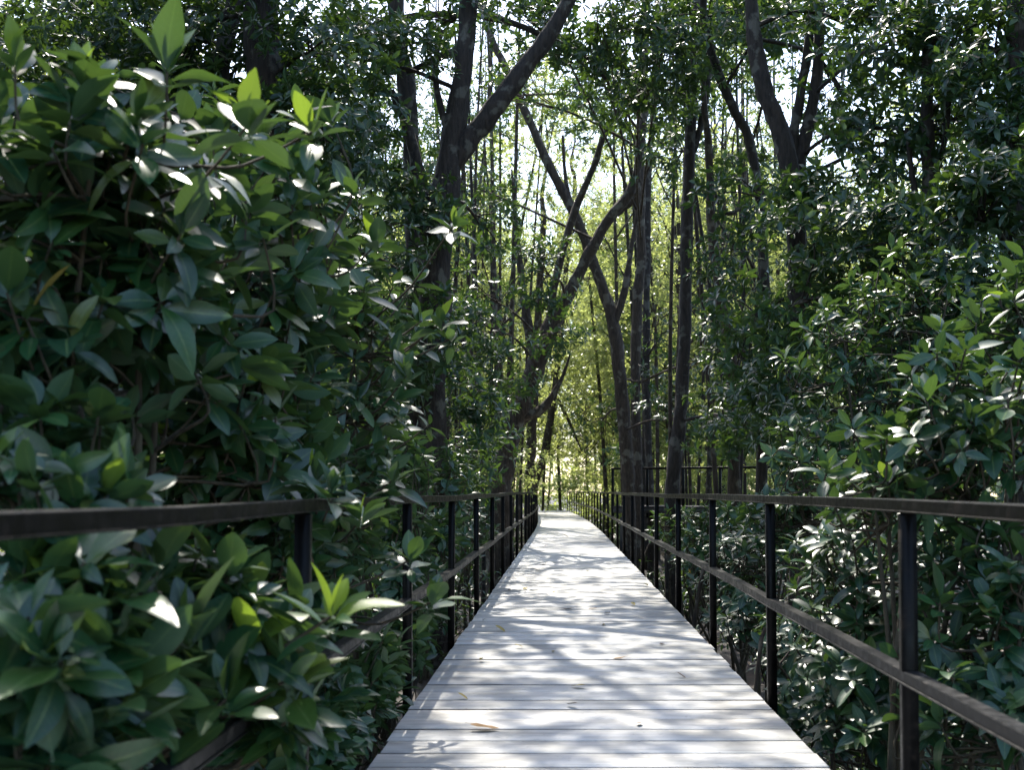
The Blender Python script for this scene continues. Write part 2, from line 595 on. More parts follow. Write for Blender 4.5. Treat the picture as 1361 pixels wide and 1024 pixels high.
def sweep(name, pts, prof, m, org):
    V, Q = [], []
    k = len(prof)
    for i, p in enumerate(pts):
        t = (pts[min(i + 1, len(pts) - 1)] - pts[max(i - 1, 0)]).normalized()
        s = Vector((t.y, -t.x, 0)).normalized()
        u = s.cross(t)
        for a, b in prof:
            V.append(tuple(p + s * a + u * b - Vector(org)))
        if i:
            b0 = (i - 1) * k
            Q += [(b0 + j, b0 + (j + 1) % k, b0 + k + (j + 1) % k, b0 + k + j) for j in range(k)]
    q = len(V) - k
    me = bpy.data.meshes.new(name)
    me.from_pydata(V, [], Q + [list(range(k))[::-1], [q + j for j in range(k)]])
    me.materials.append(m)
    return me


def railing(off, label):
    root = thing('steel_railing', label, 'railing', (cx(0) + off, 1.19, 0))
    org = root.location
    ys = [1.19 + SP * (i - 1) for i in range(28) if 1.19 + SP * (i - 1) < YEND + 0.5]
    jit = [(random.gauss(0, 0.004), random.gauss(0, 0.004)) for _ in ys]
    top, mid = [], []
    for yv, (a, b) in zip(ys, jit):
        top.append(Vector((cx(yv) + off + a, yv, 1.056 + b)))
        mid.append(Vector((cx(yv) + off + a, yv, 0.52 + b)))
    tops, mids = [], []
    for L, O in ((top, tops), (mid, mids)):
        for i in range(len(L) - 1):
            O += [L[i], L[i].lerp(L[i + 1], 0.5) + Vector((0, 0, random.gauss(0, 0.003)))]
        O.append(L[-1])
    link('top_rail', sweep('top_rail', tops, PROF_TOP, M_METAL, org), root)
    inner = -1 if off > 0 else 1
    link('middle_rail', sweep('middle_rail', mids, PROF_TOP, M_WORN, org), root)
    pme = box_mesh('post', 0.05, 0.05, 0.533, M_METAL, 0.003)
    pme2 = box_mesh('post', 0.05, 0.05, 0.78, M_METAL, 0.003)
    bk = box_mesh('bracket', 0.10, 0.07, 0.012, M_METAL, 0.003)
    for yv, (a, b) in zip(ys, jit):
        q = Vector((cx(yv) + off + a, yv, 1.034 + b - 0.002)) - org
        # one post: upper and lower length meet at the middle rail
        bm = link('post', post_me, root, q)
        bm.rotation_euler = (random.gauss(0, 0.004), random.gauss(0, 0.004), heading(yv))
        link('bracket', bk, bm, Vector((-0.05 if off > 0 else 0.05, 0, -1.09)))
    return root


post_me = box_mesh('post', 0.046, 0.046, 1.30, M_METAL, 0.003)
railing(-0.818 - 0.14, 'dark steel railing along the left edge of the boardwalk, partly overgrown by shrubs')
railing(1.090 - 0.14, 'dark steel railing along the right edge of the boardwalk, fully exposed')

# raised side platform with its own thin railing, seen through the trunks on the right
sp0, sp1 = at(812, 688, 26), at(1062, 686, 24)
side = link('side_walkway', None, None, tuple(sp0), kind='structure')
dv = Vector((sp1.x - sp0.x, sp1.y - sp0.y, 0))
ang = math.atan2(dv.y, dv.x)
side.rotation_euler.z = ang
npl = int(dv.length / 0.24)
sm = box_mesh('plank', 0.232, 1.5, 0.045, M_CONC, 0.004)
for i in range(npl):
    link('plank', sm, side, (0.12 + i * 0.24, 0.75, 0.26))
link('beam', box_mesh('beam', dv.length, 0.12, 0.11, M_CONC, 0.01), side, (dv.length / 2, 0.06, 0.212))
link('beam', box_mesh('beam', dv.length, 0.12, 0.11, M_CONC, 0.01), side, (dv.length / 2, 1.40, 0.212))
zt = at(812, 622, 26).z - sp0.z
sr = thing('platform_railing', 'thin dark railing of the raised platform among the trunks right of the path', 'railing', tuple(sp0))
sr.rotation_euler.z = ang
link('top_rail', box_mesh('top_rail', dv.length, 0.05, 0.05, M_METAL, 0.004), sr, (dv.length / 2, 0.04, zt))
for i, tt in enumerate(np.linspace(0.03, dv.length - 0.03, 6)):
    link('post', box_mesh('post', 0.05, 0.05, zt - 0.05 - 0.002, M_METAL, 0.004) if i == 0 else bpy.data.meshes['post.004'] if 'post.004' in bpy.data.meshes else post_me, sr, (tt, 0.04, zt - 0.052)) if i == 0 else None
pq = [c for c in sr.children if c.name.startswith('post')][0]
for tt in np.linspace(0.03, dv.length - 0.03, 6)[1:]:
    o = pq.copy()
    COL.objects.link(o)
    o.location.x = tt
for tt in (0.3, dv.length * 0.5, dv.length - 0.3):
    for yy in (0.06, 1.40):
        link('pile', pile_me, side, (tt, yy, 0.010))


# ------------------------------------------------------------------ trees
CROWN_K = 1.7


def tree_root(name, label, x, y, group=None, cat='tree'):
    return thing(name, label, cat, (x, y, GZ), group)


def px_line(line, d):
    """[(px, py, width_px[, d])] -> [(x, y, z, r)]"""
    out = []
    for q in line:
        dd = q[3] if len(q) > 3 else d
        p = at(q[0], q[1], dd)
        out.append((p.x, p.y, p.z, q[2] / 2 * dd / F))
    return out


def crown_frames(c, rad, lai, length, per=9, clumps=None, r=rng, up=0.7):
    rx, ry, rz = rad
    area = math.pi * rx * rz
    nleaf = lai * area / (0.29 * length * length)
    nro = max(6, int(nleaf / per))
    ncl = clumps or max(5, int(6 + 3.0 * area))
    u = norm(r.normal(0, 1, (ncl, 3))) * (r.uniform(0.15, 1, (ncl, 1)) ** 0.45)
    sz = r.uniform(0.6, 1.5, ncl)
    pick = r.choice(ncl, nro, p=sz / sz.sum())
    sg = 0.30 / (ncl / 8) ** 0.33
    q = u[pick] + r.normal(0, 1, (nro, 3)) * (sg * sz[pick])[:, None] * np.array([[1, 1, 0.7]])
    ln = np.linalg.norm(q, axis=1, keepdims=True)
    q = np.where(ln > 1.25, q / ln * 1.25, q)
    C = np.array(c)[None] + q * np.array([rad])
    A = norm(q) * 0.8 + np.array([[0, 0, up]]) + r.normal(0, 0.35, (nro, 3))
    return rosettes(C, A, per, length, r), np.array(c)[None] + u * np.array([rad]) * 0.9


def tree(name, label, d, trunk, limbs=(), crowns=(), bark=None, group=None, sides=10, mid=None, top=3.2, wcrowns=()):
    bark = bark or M_BARK
    T = px_line(trunk, d)
    x0, y0, z0, r0 = T[0]
    if z0 > GZ + 0.05:
        T = [(x0 + 0.04, y0, GZ - 0.1, r0 * 1.45), (x0 + 0.02, y0, GZ + 0.35, r0 * 1.08)] + T
    # carry on above the frame
    a, b = Vector(T[-2][:3]), Vector(T[-1][:3])
    dr = (b - a).normalized()
    dr = (dr + Vector((0, 0, 0.8))).normalized()
    r = T[-1][3]
    for k in range(3):
        b = b + dr * (top / 3) + Vector((random.gauss(0, 0.12), random.gauss(0, 0.15), 0))
        r *= 0.68
        T.append((b.x, b.y, b.z, r))
    root = tree_root(name, label, T[0][0], T[0][1], group)
    org = root.location
    link('trunk', Tubes().add(T, sides + 2, 6, 0.34).mesh('trunk', bark, org), root)
    P, _ = catmull(T, 4)
    for l in limbs:
        link('limb', Tubes().add(px_line(l, d), max(6, sides), 6, 0.32).mesh('limb', bark, org), root)
    allc = [(at(c[0], c[1], c[2]), (c[3] * c[2] / F, c[3] * c[2] / F * (c[6] if len(c) > 6 else 0.9), c[4] * c[2] / F), c[5]) for c in crowns]
    allc += [(Vector(c[0]), c[1], c[2]) for c in wcrowns]
    for c, rad, lai in allc:
        Lf = 0.125
        fr, cl = crown_frames(c, rad, lai * CROWN_K * (0.72 if c.y > 17 else 1.0), Lf)
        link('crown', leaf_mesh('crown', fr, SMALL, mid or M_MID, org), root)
        # limbs that carry the crown
        tb = Tubes()
        lows = [p for p in P if p.z < c.z + 0.2] or P[:1]
        s = min(lows, key=lambda p: (p - c).length)
        m = s.lerp(c, 0.5) + Vector((random.gauss(0, 0.1), random.gauss(0, 0.1), 0.12))
        tb.add([(*s, 0.03), (*m, 0.022), (*c, 0.014)], 6, 4, 0.2)
        for q in cl[:min(len(cl), 9)]:
            q = Vector(q)
            k = c.lerp(q, 0.5) + Vector((0, 0, 0.05))
            tb.add([(*m.lerp(c, random.uniform(0.3, 1)), 0.012), (*k, 0.008), (*q, 0.004)], 4, 3)
        link('branch', tb.mesh('branch', bark, org), root)
    return root


B = M_BARK2
tree('forked_tree', 'big dark forked mangrove tree left of the path with a thick diagonal limb', 13.5,
     [(572, 655, 44), (570, 540, 42), (577, 430, 42), (582, 310, 44), (597, 220, 36), (611, 120, 26), (621, 40, 24), (628, -60, 20)],
     [[(594, 232, 24), (622, 190, 27), (655, 145, 27), (690, 100, 25), (727, 50, 22), (760, -10, 18), (790, -90, 12)],
      [(575, 335, 26), (565, 290, 28), (557, 240, 22), (545, 180, 14), (520, 120, 8)],
      [(614, 70, 14), (592, 72, 12), (566, 85, 9), (540, 96, 6)],
      [(600, 190, 10), (585, 140, 9), (578, 90, 8), (588, 40, 5)]],
     [(548, 300, 13, 60, 80, 2.6), (500, 90, 13, 90, 70, 2.4), (640, 300, 15, 40, 60, 1.2), (600, 30, 14, 90, 55, 1.6), (600, 600, 14.5, 80, 60, 2.4), (560, 430, 12.5, 60, 90, 2.4), (620, 510, 14, 60, 60, 2.0)],
     wcrowns=[((-1.4, 18.2, 11.2), (2.3, 2.8, 1.0), 2.0), ((-3.8, 15.0, 10.0), (2.2, 2.2, 1.1), 1.5), ((-1.2, 15.2, 11.2), (1.9, 2.3, 0.9), 2.0)])
tree('thick_tree', 'thick dark trunk rising behind the shrub in the top left of the view', 11.5,
     [(372, 660, 54), (366, 400, 52), (360, 200, 52), (352, 90, 50), (348, 20, 48), (346, -60, 44)],
     [[(352, 60, 16), (375, 70, 12), (395, 100, 8), (402, 140, 4)], [(350, 40, 18), (335, 20, 14), (322, -30, 10)]],
     [(420, 70, 11, 90, 70, 2.2), (250, 60, 12, 130, 90, 2.4), (440, 190, 11, 100, 80, 2.8), (330, 250, 11, 110, 90, 2.6), (420, 130, 12.5, 120, 100, 2.6), (300, 110, 13, 120, 110, 2.4), (330, 400, 10, 130, 100, 2.6)],
     wcrowns=[((-2.5, 13.4, 9.6), (2.0, 2.0, 0.9), 1.5), ((-1.1, 11.6, 10.2), (1.8, 1.8, 0.8), 1.3), ((-2.9, 7.2, 6.4), (1.9, 2.0, 0.9), 2.2), ((-4.6, 7.6, 6.2), (2.0, 2.0, 1.0), 2.2), ((-4.5, 11.0, 7.0), (2.2, 2.2, 1.2), 1.6)])
tree('leaning_tree', 'dark leaning trunk beside the thick trunk at top left', 12.5,
     [(285, 660, 30), (284, 400, 28), (288, 160, 26), (299, 60, 25), (312, 5, 24), (328, -60, 20)], [],
     [(120, 60, 13, 170, 110, 3.0), (60, 10, 14, 140, 70, 3.0), (220, 20, 14, 120, 60, 2.6), (30, 150, 12, 130, 130, 3.0), (190, 190, 12, 140, 120, 2.6), (60, 330, 10, 130, 140, 2.2), (200, 400, 9.5, 140, 110, 2.2)])
tree('straight_tree', 'upright dark trunk between the thick trunk and the forked tree', 15.5,
     [(552, 655, 24), (552, 400, 23), (548, 220, 23), (540, 120, 24), (530, 60, 24), (523, -40, 22)],
     [[(525, 20, 9), (500, 32, 9), (470, 50, 8), (430, 75, 5)],
      [(527, 25, 8), (560, 20, 9), (620, 19, 9), (680, 30, 9), (730, 52, 8), (775, 72, 7), (805, 105, 4)]],
     [(455, 20, 15, 80, 60, 1.8), (500, 470, 13, 70, 90, 2.4), (470, 330, 12, 80, 80, 2.4)])
tree('twisted_tree', 'brown twisted tree at the left rail whose limbs lean over the path', 22,
     [(664, 665, 33), (670, 620, 30), (680, 572, 28), (698, 524, 26), (713, 485, 26), (727, 445, 25), (751, 400, 18), (779, 345, 15), (806, 296, 14), (837, 255, 13), (849, 215, 11), (858, 140, 9)],
     [[(691, 560, 14), (704, 552, 13), (718, 546, 12), (733, 528, 9), (748, 500, 5), (758, 470, 2)],
      [(714, 480, 15), (703, 440, 13), (696, 395, 11), (690, 340, 8), (684, 280, 5), (680, 225, 2)],
      [(730, 440, 12), (737, 380, 11), (760, 293, 10), (789, 221, 9), (806, 173, 8), (832, 138, 6), (850, 110, 4), (862, 80, 2)]],
     [(640, 390, 19, 40, 45, 1.2), (690, 130, 20, 80, 50, 1.1), (690, 15, 17, 90, 40, 2.0), (770, 130, 21, 70, 60, 1.5), (720, 365, 20, 50, 55, 2.2), (735, 445, 20, 40, 26, 2.4), (640, 430, 18, 60, 60, 2.6), (655, 505, 20, 55, 45, 2.0)], bark=B,
     wcrowns=[((1.6, 26.0, 10.6), (1.8, 2.0, 1.2), 0.7), ((-2.4, 29.0, 11.5), (2.2, 2.4, 1.5), 0.9), ((-3.0, 24.0, 8.0), (2.4, 2.4, 2.0), 1.6)])
tree('slim_tree', 'slim pale trunk right behind the twisted tree, leaning to the right', 36,
     [(704, 662, 15), (705, 610, 14), (708, 552, 14), (712, 480, 12), (716, 400, 10), (722, 300, 8)], [],
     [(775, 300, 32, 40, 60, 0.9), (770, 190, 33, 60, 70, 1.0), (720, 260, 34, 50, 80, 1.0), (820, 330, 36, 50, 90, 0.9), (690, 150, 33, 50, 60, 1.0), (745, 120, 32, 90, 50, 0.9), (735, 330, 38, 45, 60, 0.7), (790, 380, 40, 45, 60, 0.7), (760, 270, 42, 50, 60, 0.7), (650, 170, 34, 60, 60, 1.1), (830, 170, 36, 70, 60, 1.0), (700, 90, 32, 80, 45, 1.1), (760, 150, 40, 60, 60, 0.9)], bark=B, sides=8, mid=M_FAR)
tree('slim_tree', 'slim bent trunk closest to the left of the bright path end', 50,
     [(707, 662, 12), (715, 630, 11), (726, 593, 11), (738, 511, 9), (745, 442, 8), (752, 360, 7), (764, 250, 6)],
     [[(741, 530, 5), (757, 562, 4), (768, 588, 2.5), (774, 602, 1.2)]],
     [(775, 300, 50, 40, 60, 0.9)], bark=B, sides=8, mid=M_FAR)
tree('long_leaning_tree', 'long slender brown trunk curving up to the left, right of the path end', 24,
     [(836, 662, 17), (833, 610, 17), (829, 559, 17), (823, 494, 17), (815, 429, 16), (799, 378, 15), (786, 340, 14), (772, 305, 13), (752, 262, 13), (730, 221, 12), (706, 166, 11), (672, 90, 10), (654, 52, 9), (640, 0, 8)],
     [[(816, 432, 11), (828, 395, 10), (836, 350, 7), (842, 310, 5), (850, 265, 3), (853, 230, 1.5)], [(762, 280, 6), (752, 240, 5), (748, 180, 4)]],
     [(900, 560, 22, 50, 40, 1.4), (800, 560, 26, 40, 50, 1.0), (850, 510, 25, 35, 30, 0.8)], bark=B,
     wcrowns=[((2.2, 28.0, 11.0), (2.4, 2.6, 1.6), 1.3)])
tree('tall_tree', 'tall straight brown trunk just right of the long leaning one', 25.5,
     [(848, 662, 13), (845, 511, 13), (847, 408, 13), (852, 340, 13), (850, 242, 14), (853, 155, 13), (856, 60, 12), (860, -20, 10)],
     [[(851, 250, 10), (838, 268, 11), (818, 285, 11)]],
     [(940, 480, 22, 40, 45, 1.0), (905, 150, 20, 60, 55, 1.3), (820, 130, 20, 60, 50, 1.1), (880, 60, 15, 90, 55, 2.6), (790, 50, 15, 90, 55, 2.4), (730, 30, 15, 60, 40, 2.0), (850, 120, 16, 70, 45, 1.6)], bark=B)
tree('thin_dark_tree', 'thin dark trunk between the tall brown trunk and the black trunk', 27,
     [(864, 662, 11), (862, 600, 10), (859, 477, 10), (860, 340, 9), (863, 220, 8), (872, 120, 7)], [], [(878, 450, 26, 26, 40, 0.8)], sides=8)
tree('black_tree', 'black straight trunk standing close behind the right rail, forking near the top', 17.5,
     [(893, 665, 19), (897, 607, 19), (905, 545, 18), (909, 477, 17), (912, 340, 16), (914, 273, 16), (919, 156, 15), (924, 70, 14), (928, -20, 12)],
     [[(917, 215, 9), (930, 172, 9), (941, 110, 8), (946, 60, 6)]],
     [(940, 20, 16, 110, 60, 2.2), (860, 120, 17, 60, 50, 1.2), (900, 210, 19, 55, 60, 1.1), (980, 100, 19, 50, 70, 0.9), (985, 560, 16, 55, 30, 1.4)],
     wcrowns=[((2.4, 19.0, 9.0), (2.4, 2.6, 1.2), 1.7), ((1.6, 15.0, 8.3), (1.9, 2.0, 0.9), 1.6)])
tree('leaning_tree', 'slender trunk bending left towards the black trunk at upper right', 16,
     [(1012, 660, 16), (1016, 480, 15), (1012, 300, 14), (997, 192, 13), (975, 145, 13), (951, 86, 12), (935, 20, 10)],
     [[(1006, 240, 6), (985, 275, 6), (960, 280, 5), (940, 219, 4)]],
     [(985, 330, 14, 60, 110, 1.5), (960, 560, 14, 50, 60, 1.4), (1010, 30, 14, 80, 40, 1.6)])
tree('curved_tree', 'thick curved trunk against the white gap at upper right', 13,
     [(1062, 662, 30), (1062, 450, 28), (1056, 270, 26), (1036, 172, 25), (1019, 129, 24), (1006, 78, 22), (1000, 20, 18), (996, -50, 15)], [],
     [(1090, 395, 11, 110, 105, 2.6), (1010, 265, 12.5, 75, 60, 1.8), (1050, 530, 12, 75, 75, 2.6), (1000, 420, 13, 65, 85, 2.2), (1150, 560, 10.5, 110, 60, 2.4), (1130, 30, 13, 90, 45, 2.4), (1120, 120, 15, 60, 80, 1.8), (1030, 30, 15, 50, 30, 1.6), (1000, 190, 17, 60, 50, 1.0)])
tree('twin_stem_tree', 'two slim stems rising in a narrow V right of the white gap', 13.5,
     [(1060, 664, 22), (1064, 420, 20), (1062, 240, 18), (1067, 200, 18), (1075, 165, 17), (1085, 109, 15), (1089, 40, 14), (1094, -40, 12)],
     [[(1058, 230, 13), (1054, 187, 14), (1062, 137, 13), (1073, 70, 12), (1080, 0, 10), (1086, -60, 8)]],
     [(1170, 60, 12, 120, 75, 2.6), (1180, 170, 12, 90, 80, 2.2), (1250, 170, 11.5, 100, 90, 2.0), (1130, 290, 11.5, 95, 85, 2.6)])
tree('straight_tree', 'straight brown trunk half hidden by leaves left of the curved trunk', 17,
     [(976, 662, 17), (974, 560, 17), (972, 495, 17), (967, 450, 16), (955, 378, 15), (946, 300, 13), (942, 200, 10)], [],
     [(1010, 570, 13.5, 70, 30, 1.8), (985, 470, 15, 50, 60, 1.6)], bark=B)
tree('edge_tree', 'dark trunk at the right edge of the view', 10.5,
     [(1352, 665, 34), (1352, 450, 32), (1350, 250, 31), (1352, 100, 30), (1356, -50, 28)], [],
     [(1320, 70, 10.5, 100, 100, 3.0), (1300, 290, 9.5, 115, 90, 3.2), (1320, 440, 9.0, 90, 75, 2.6), (1335, 190, 10, 70, 110, 2.8), (1270, 390, 9.5, 110, 80, 2.8)],
     wcrowns=[((4.2, 11.0, 7.0), (2.2, 2.2, 1.1), 1.8)])
tree('shaded_tree', 'slim shaded trunk deep in the dark leaves left of the trunk at right edge', 11.5,
     [(1225, 662, 20), (1228, 450, 19), (1235, 250, 18), (1232, 120, 16), (1238, -40, 14)],
     [[(1230, 330, 9), (1215, 250, 8), (1205, 170, 6)], [(1234, 260, 9), (1255, 190, 8), (1262, 120, 6)]],
     [(1230, 330, 10.5, 120, 85, 2.6), (1190, 440, 10, 100, 75, 2.6), (1260, 60, 11, 100, 70, 2.4), (1250, 500, 9.5, 100, 55, 1.8)])

# background trees: slender trunks in the sunlit forest
far_me = []
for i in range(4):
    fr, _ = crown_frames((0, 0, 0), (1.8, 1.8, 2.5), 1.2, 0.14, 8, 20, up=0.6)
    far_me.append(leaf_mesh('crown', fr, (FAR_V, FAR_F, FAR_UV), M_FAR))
bough_me = []
for i in range(3):
    tb = Tubes()
    for k in range(11):
        a0, z0 = random.uniform(0, 6.28), random.uniform(-2.0, 1.0)
        L_ = random.uniform(0.9, 1.7)
        tb.add([(0, 0, z0, 0.028), (math.cos(a0) * L_ * 0.5, math.sin(a0) * L_ * 0.5, z0 + 0.45 * L_, 0.019), (math.cos(a0) * L_, math.sin(a0) * L_, z0 + random.uniform(0.5, 1.1) * L_, 0.008)], 5, 3, 0.2)
    bough_me.append(tb.mesh('branch', M_BARK))
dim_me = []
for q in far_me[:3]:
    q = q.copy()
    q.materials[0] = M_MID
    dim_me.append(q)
low_me = []
for i in range(3):
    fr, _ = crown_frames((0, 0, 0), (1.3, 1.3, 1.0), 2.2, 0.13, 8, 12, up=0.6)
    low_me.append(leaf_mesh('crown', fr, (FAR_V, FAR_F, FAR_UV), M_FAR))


def far_tree(x, y, h, r, lean, ncr, label, group, bark, dim=0.1, low=0.6):
    root = tree_root('mangrove_tree', label, x, y, group)
    lx, ly = lean
    T = [(0, 0, -0.1, r * 1.4), (0.02, 0, 0.5, r), (lx * 0.35, ly * 0.35, h * 0.4, r * 0.85), (lx * 0.8, ly * 0.8, h * 0.75, r * 0.6), (lx, ly, h, r * 0.3)]
    T = [(a + random.gauss(0, 0.06) * (k > 0), b, c, q) for k, (a, b, c, q) in enumerate(T)]
    link('trunk', Tubes().add(T, 7, 4, 0.15).mesh('trunk', bark), root)
    if random.random() < 0.6:
        t = random.uniform(0.3, 0.6)
        s = Vector((lx * t, ly * t, h * t))
        e = s + Vector((random.choice((-1, 1)) * random.uniform(0.5, 1.5), random.gauss(0, 0.4), random.uniform(1.5, 3)))
        link('limb', Tubes().add([(*s, r * 0.5), (*(s.lerp(e, 0.5) - Vector((0, 0, 0.15))), r * 0.4), (*e, r * 0.2)], 6, 4, 0.15).mesh('limb', bark), root)
    pool = dim_me if random.random() < dim else far_me
    for k in range(ncr):
        t = 0.28 + 0.72 * (k + 0.5) / ncr if ncr > 1 else 1.0
        o = link('crown', random.choice(pool), root)
        o.location = (lx * t + random.gauss(0, 0.7), ly * t + random.gauss(0, 0.7), h * t + random.gauss(0, 0.4))
        o.rotation_euler = (random.gauss(0, 0.2), random.gauss(0, 0.2), random.uniform(0, 6.28))
        s = random.uniform(0.8, 1.15)
        o.scale = (s, s, s)
        b = link('branch', random.choice(bough_me), root)
        b.location, b.rotation_euler, b.scale = o.location, o.rotation_euler, o.scale
    if random.random() < low:
        o = link('crown', random.choice(low_me), root)
        o.location = (random.gauss(0, 0.8), random.gauss(0, 0.8), random.uniform(0.8, 3.2))
        o.rotation_euler = (0, 0, random.uniform(0, 6.28))
    return root


n = 0
tries = 0
while n < 98 and tries < 4000:
    tries += 1
    d = random.uniform(27, 84)
    px = random.uniform(250, 1300)
    x = (px - 748) * d / F
    if d < 66 and abs(x - cx(d)) < 3.0:
        continue
    if d < 30 and 1.5 < x < 6.5 and 22.5 < d < 28.5:
        continue
    if 712 < px < 800 and d < 66:
        continue
    if (985 < px < 1055 or 1265 < px < 1300) and d < 70:
        continue
    h = random.uniform(8, 11) + 0.09 * d
    far_tree(x, d, h, random.uniform(0.055, 0.11), (random.gauss(0, 0.7), random.gauss(0, 0.5)), random.choice((3, 4, 5)),
             'slender sunlit mangrove tree in the bright forest beyond the nearer trunks', 'slender trees of the bright forest', random.choice((M_BARK, M_BARK2, M_BARK2)))
    n += 1

n = 0
while n < 54:
    d = random.uniform(48, 86)
    px = random.uniform(600, 1060)
    x = (px - 748) * d / F
    if (712 < px < 800 and d < 58) or (d < 66 and abs(x - cx(d)) < 1.8):
        continue
    far_tree(x, d, random.uniform(10, 14) + 0.08 * d, random.uniform(0.055, 0.10), (random.gauss(0, 0.7), random.gauss(0, 0.5)), 5,
             'slender sunlit mangrove tree in the bright forest beyond the nearer trunks', 'slender trees of the bright forest', M_BARK2, 0, 0.8)
    n += 1
n = 0
while n < 44:
    d = random.uniform(20, 38)
    px = random.uniform(590, 1060)
    x = (px - 748) * d / F
    if abs(x - cx(d)) < 1.5 or (d < 29 and 1.3 < x < 6.5 and 22 < d):
        continue
    far_tree(x, d, 3.2 + 0.43 * d, random.uniform(0.04, 0.075), (random.gauss(0, 0.9), random.gauss(0, 0.4)), 0 if abs(x - cx(d)) < 4.5 else 1,
             'thin dark pole-like trunk standing in the bright forest gap', 'thin pole trunks in the bright gap', random.choice((M_BARK, M_BARK2, M_BARK2)), 0, 0)
    n += 1
n = 0
while n < 34:
    x = random.choice((-1, 1)) * random.uniform(6.5, 22)
    d = random.uniform(1, 26)
    q = pix((x, d, 1.5)) if d > 0.5 else None
    if q and 60 < q[0] < 1300:
        continue
    far_tree(x, d, random.uniform(8, 11), random.uniform(0.06, 0.11), (random.gauss(0, 0.7), random.gauss(0, 0.5)), 4,
             'slender sunlit mangrove tree in the bright forest beyond the nearer trunks' if q and -300 < q[0] < 1700 else 'shaded mangrove tree at the side of the walk, past the shrubs',
             'slender trees of the bright forest' if q and -300 < q[0] < 1700 else 'shaded trees at the sides of the walk', M_BARK, 0.8, 1.0)
    n += 1

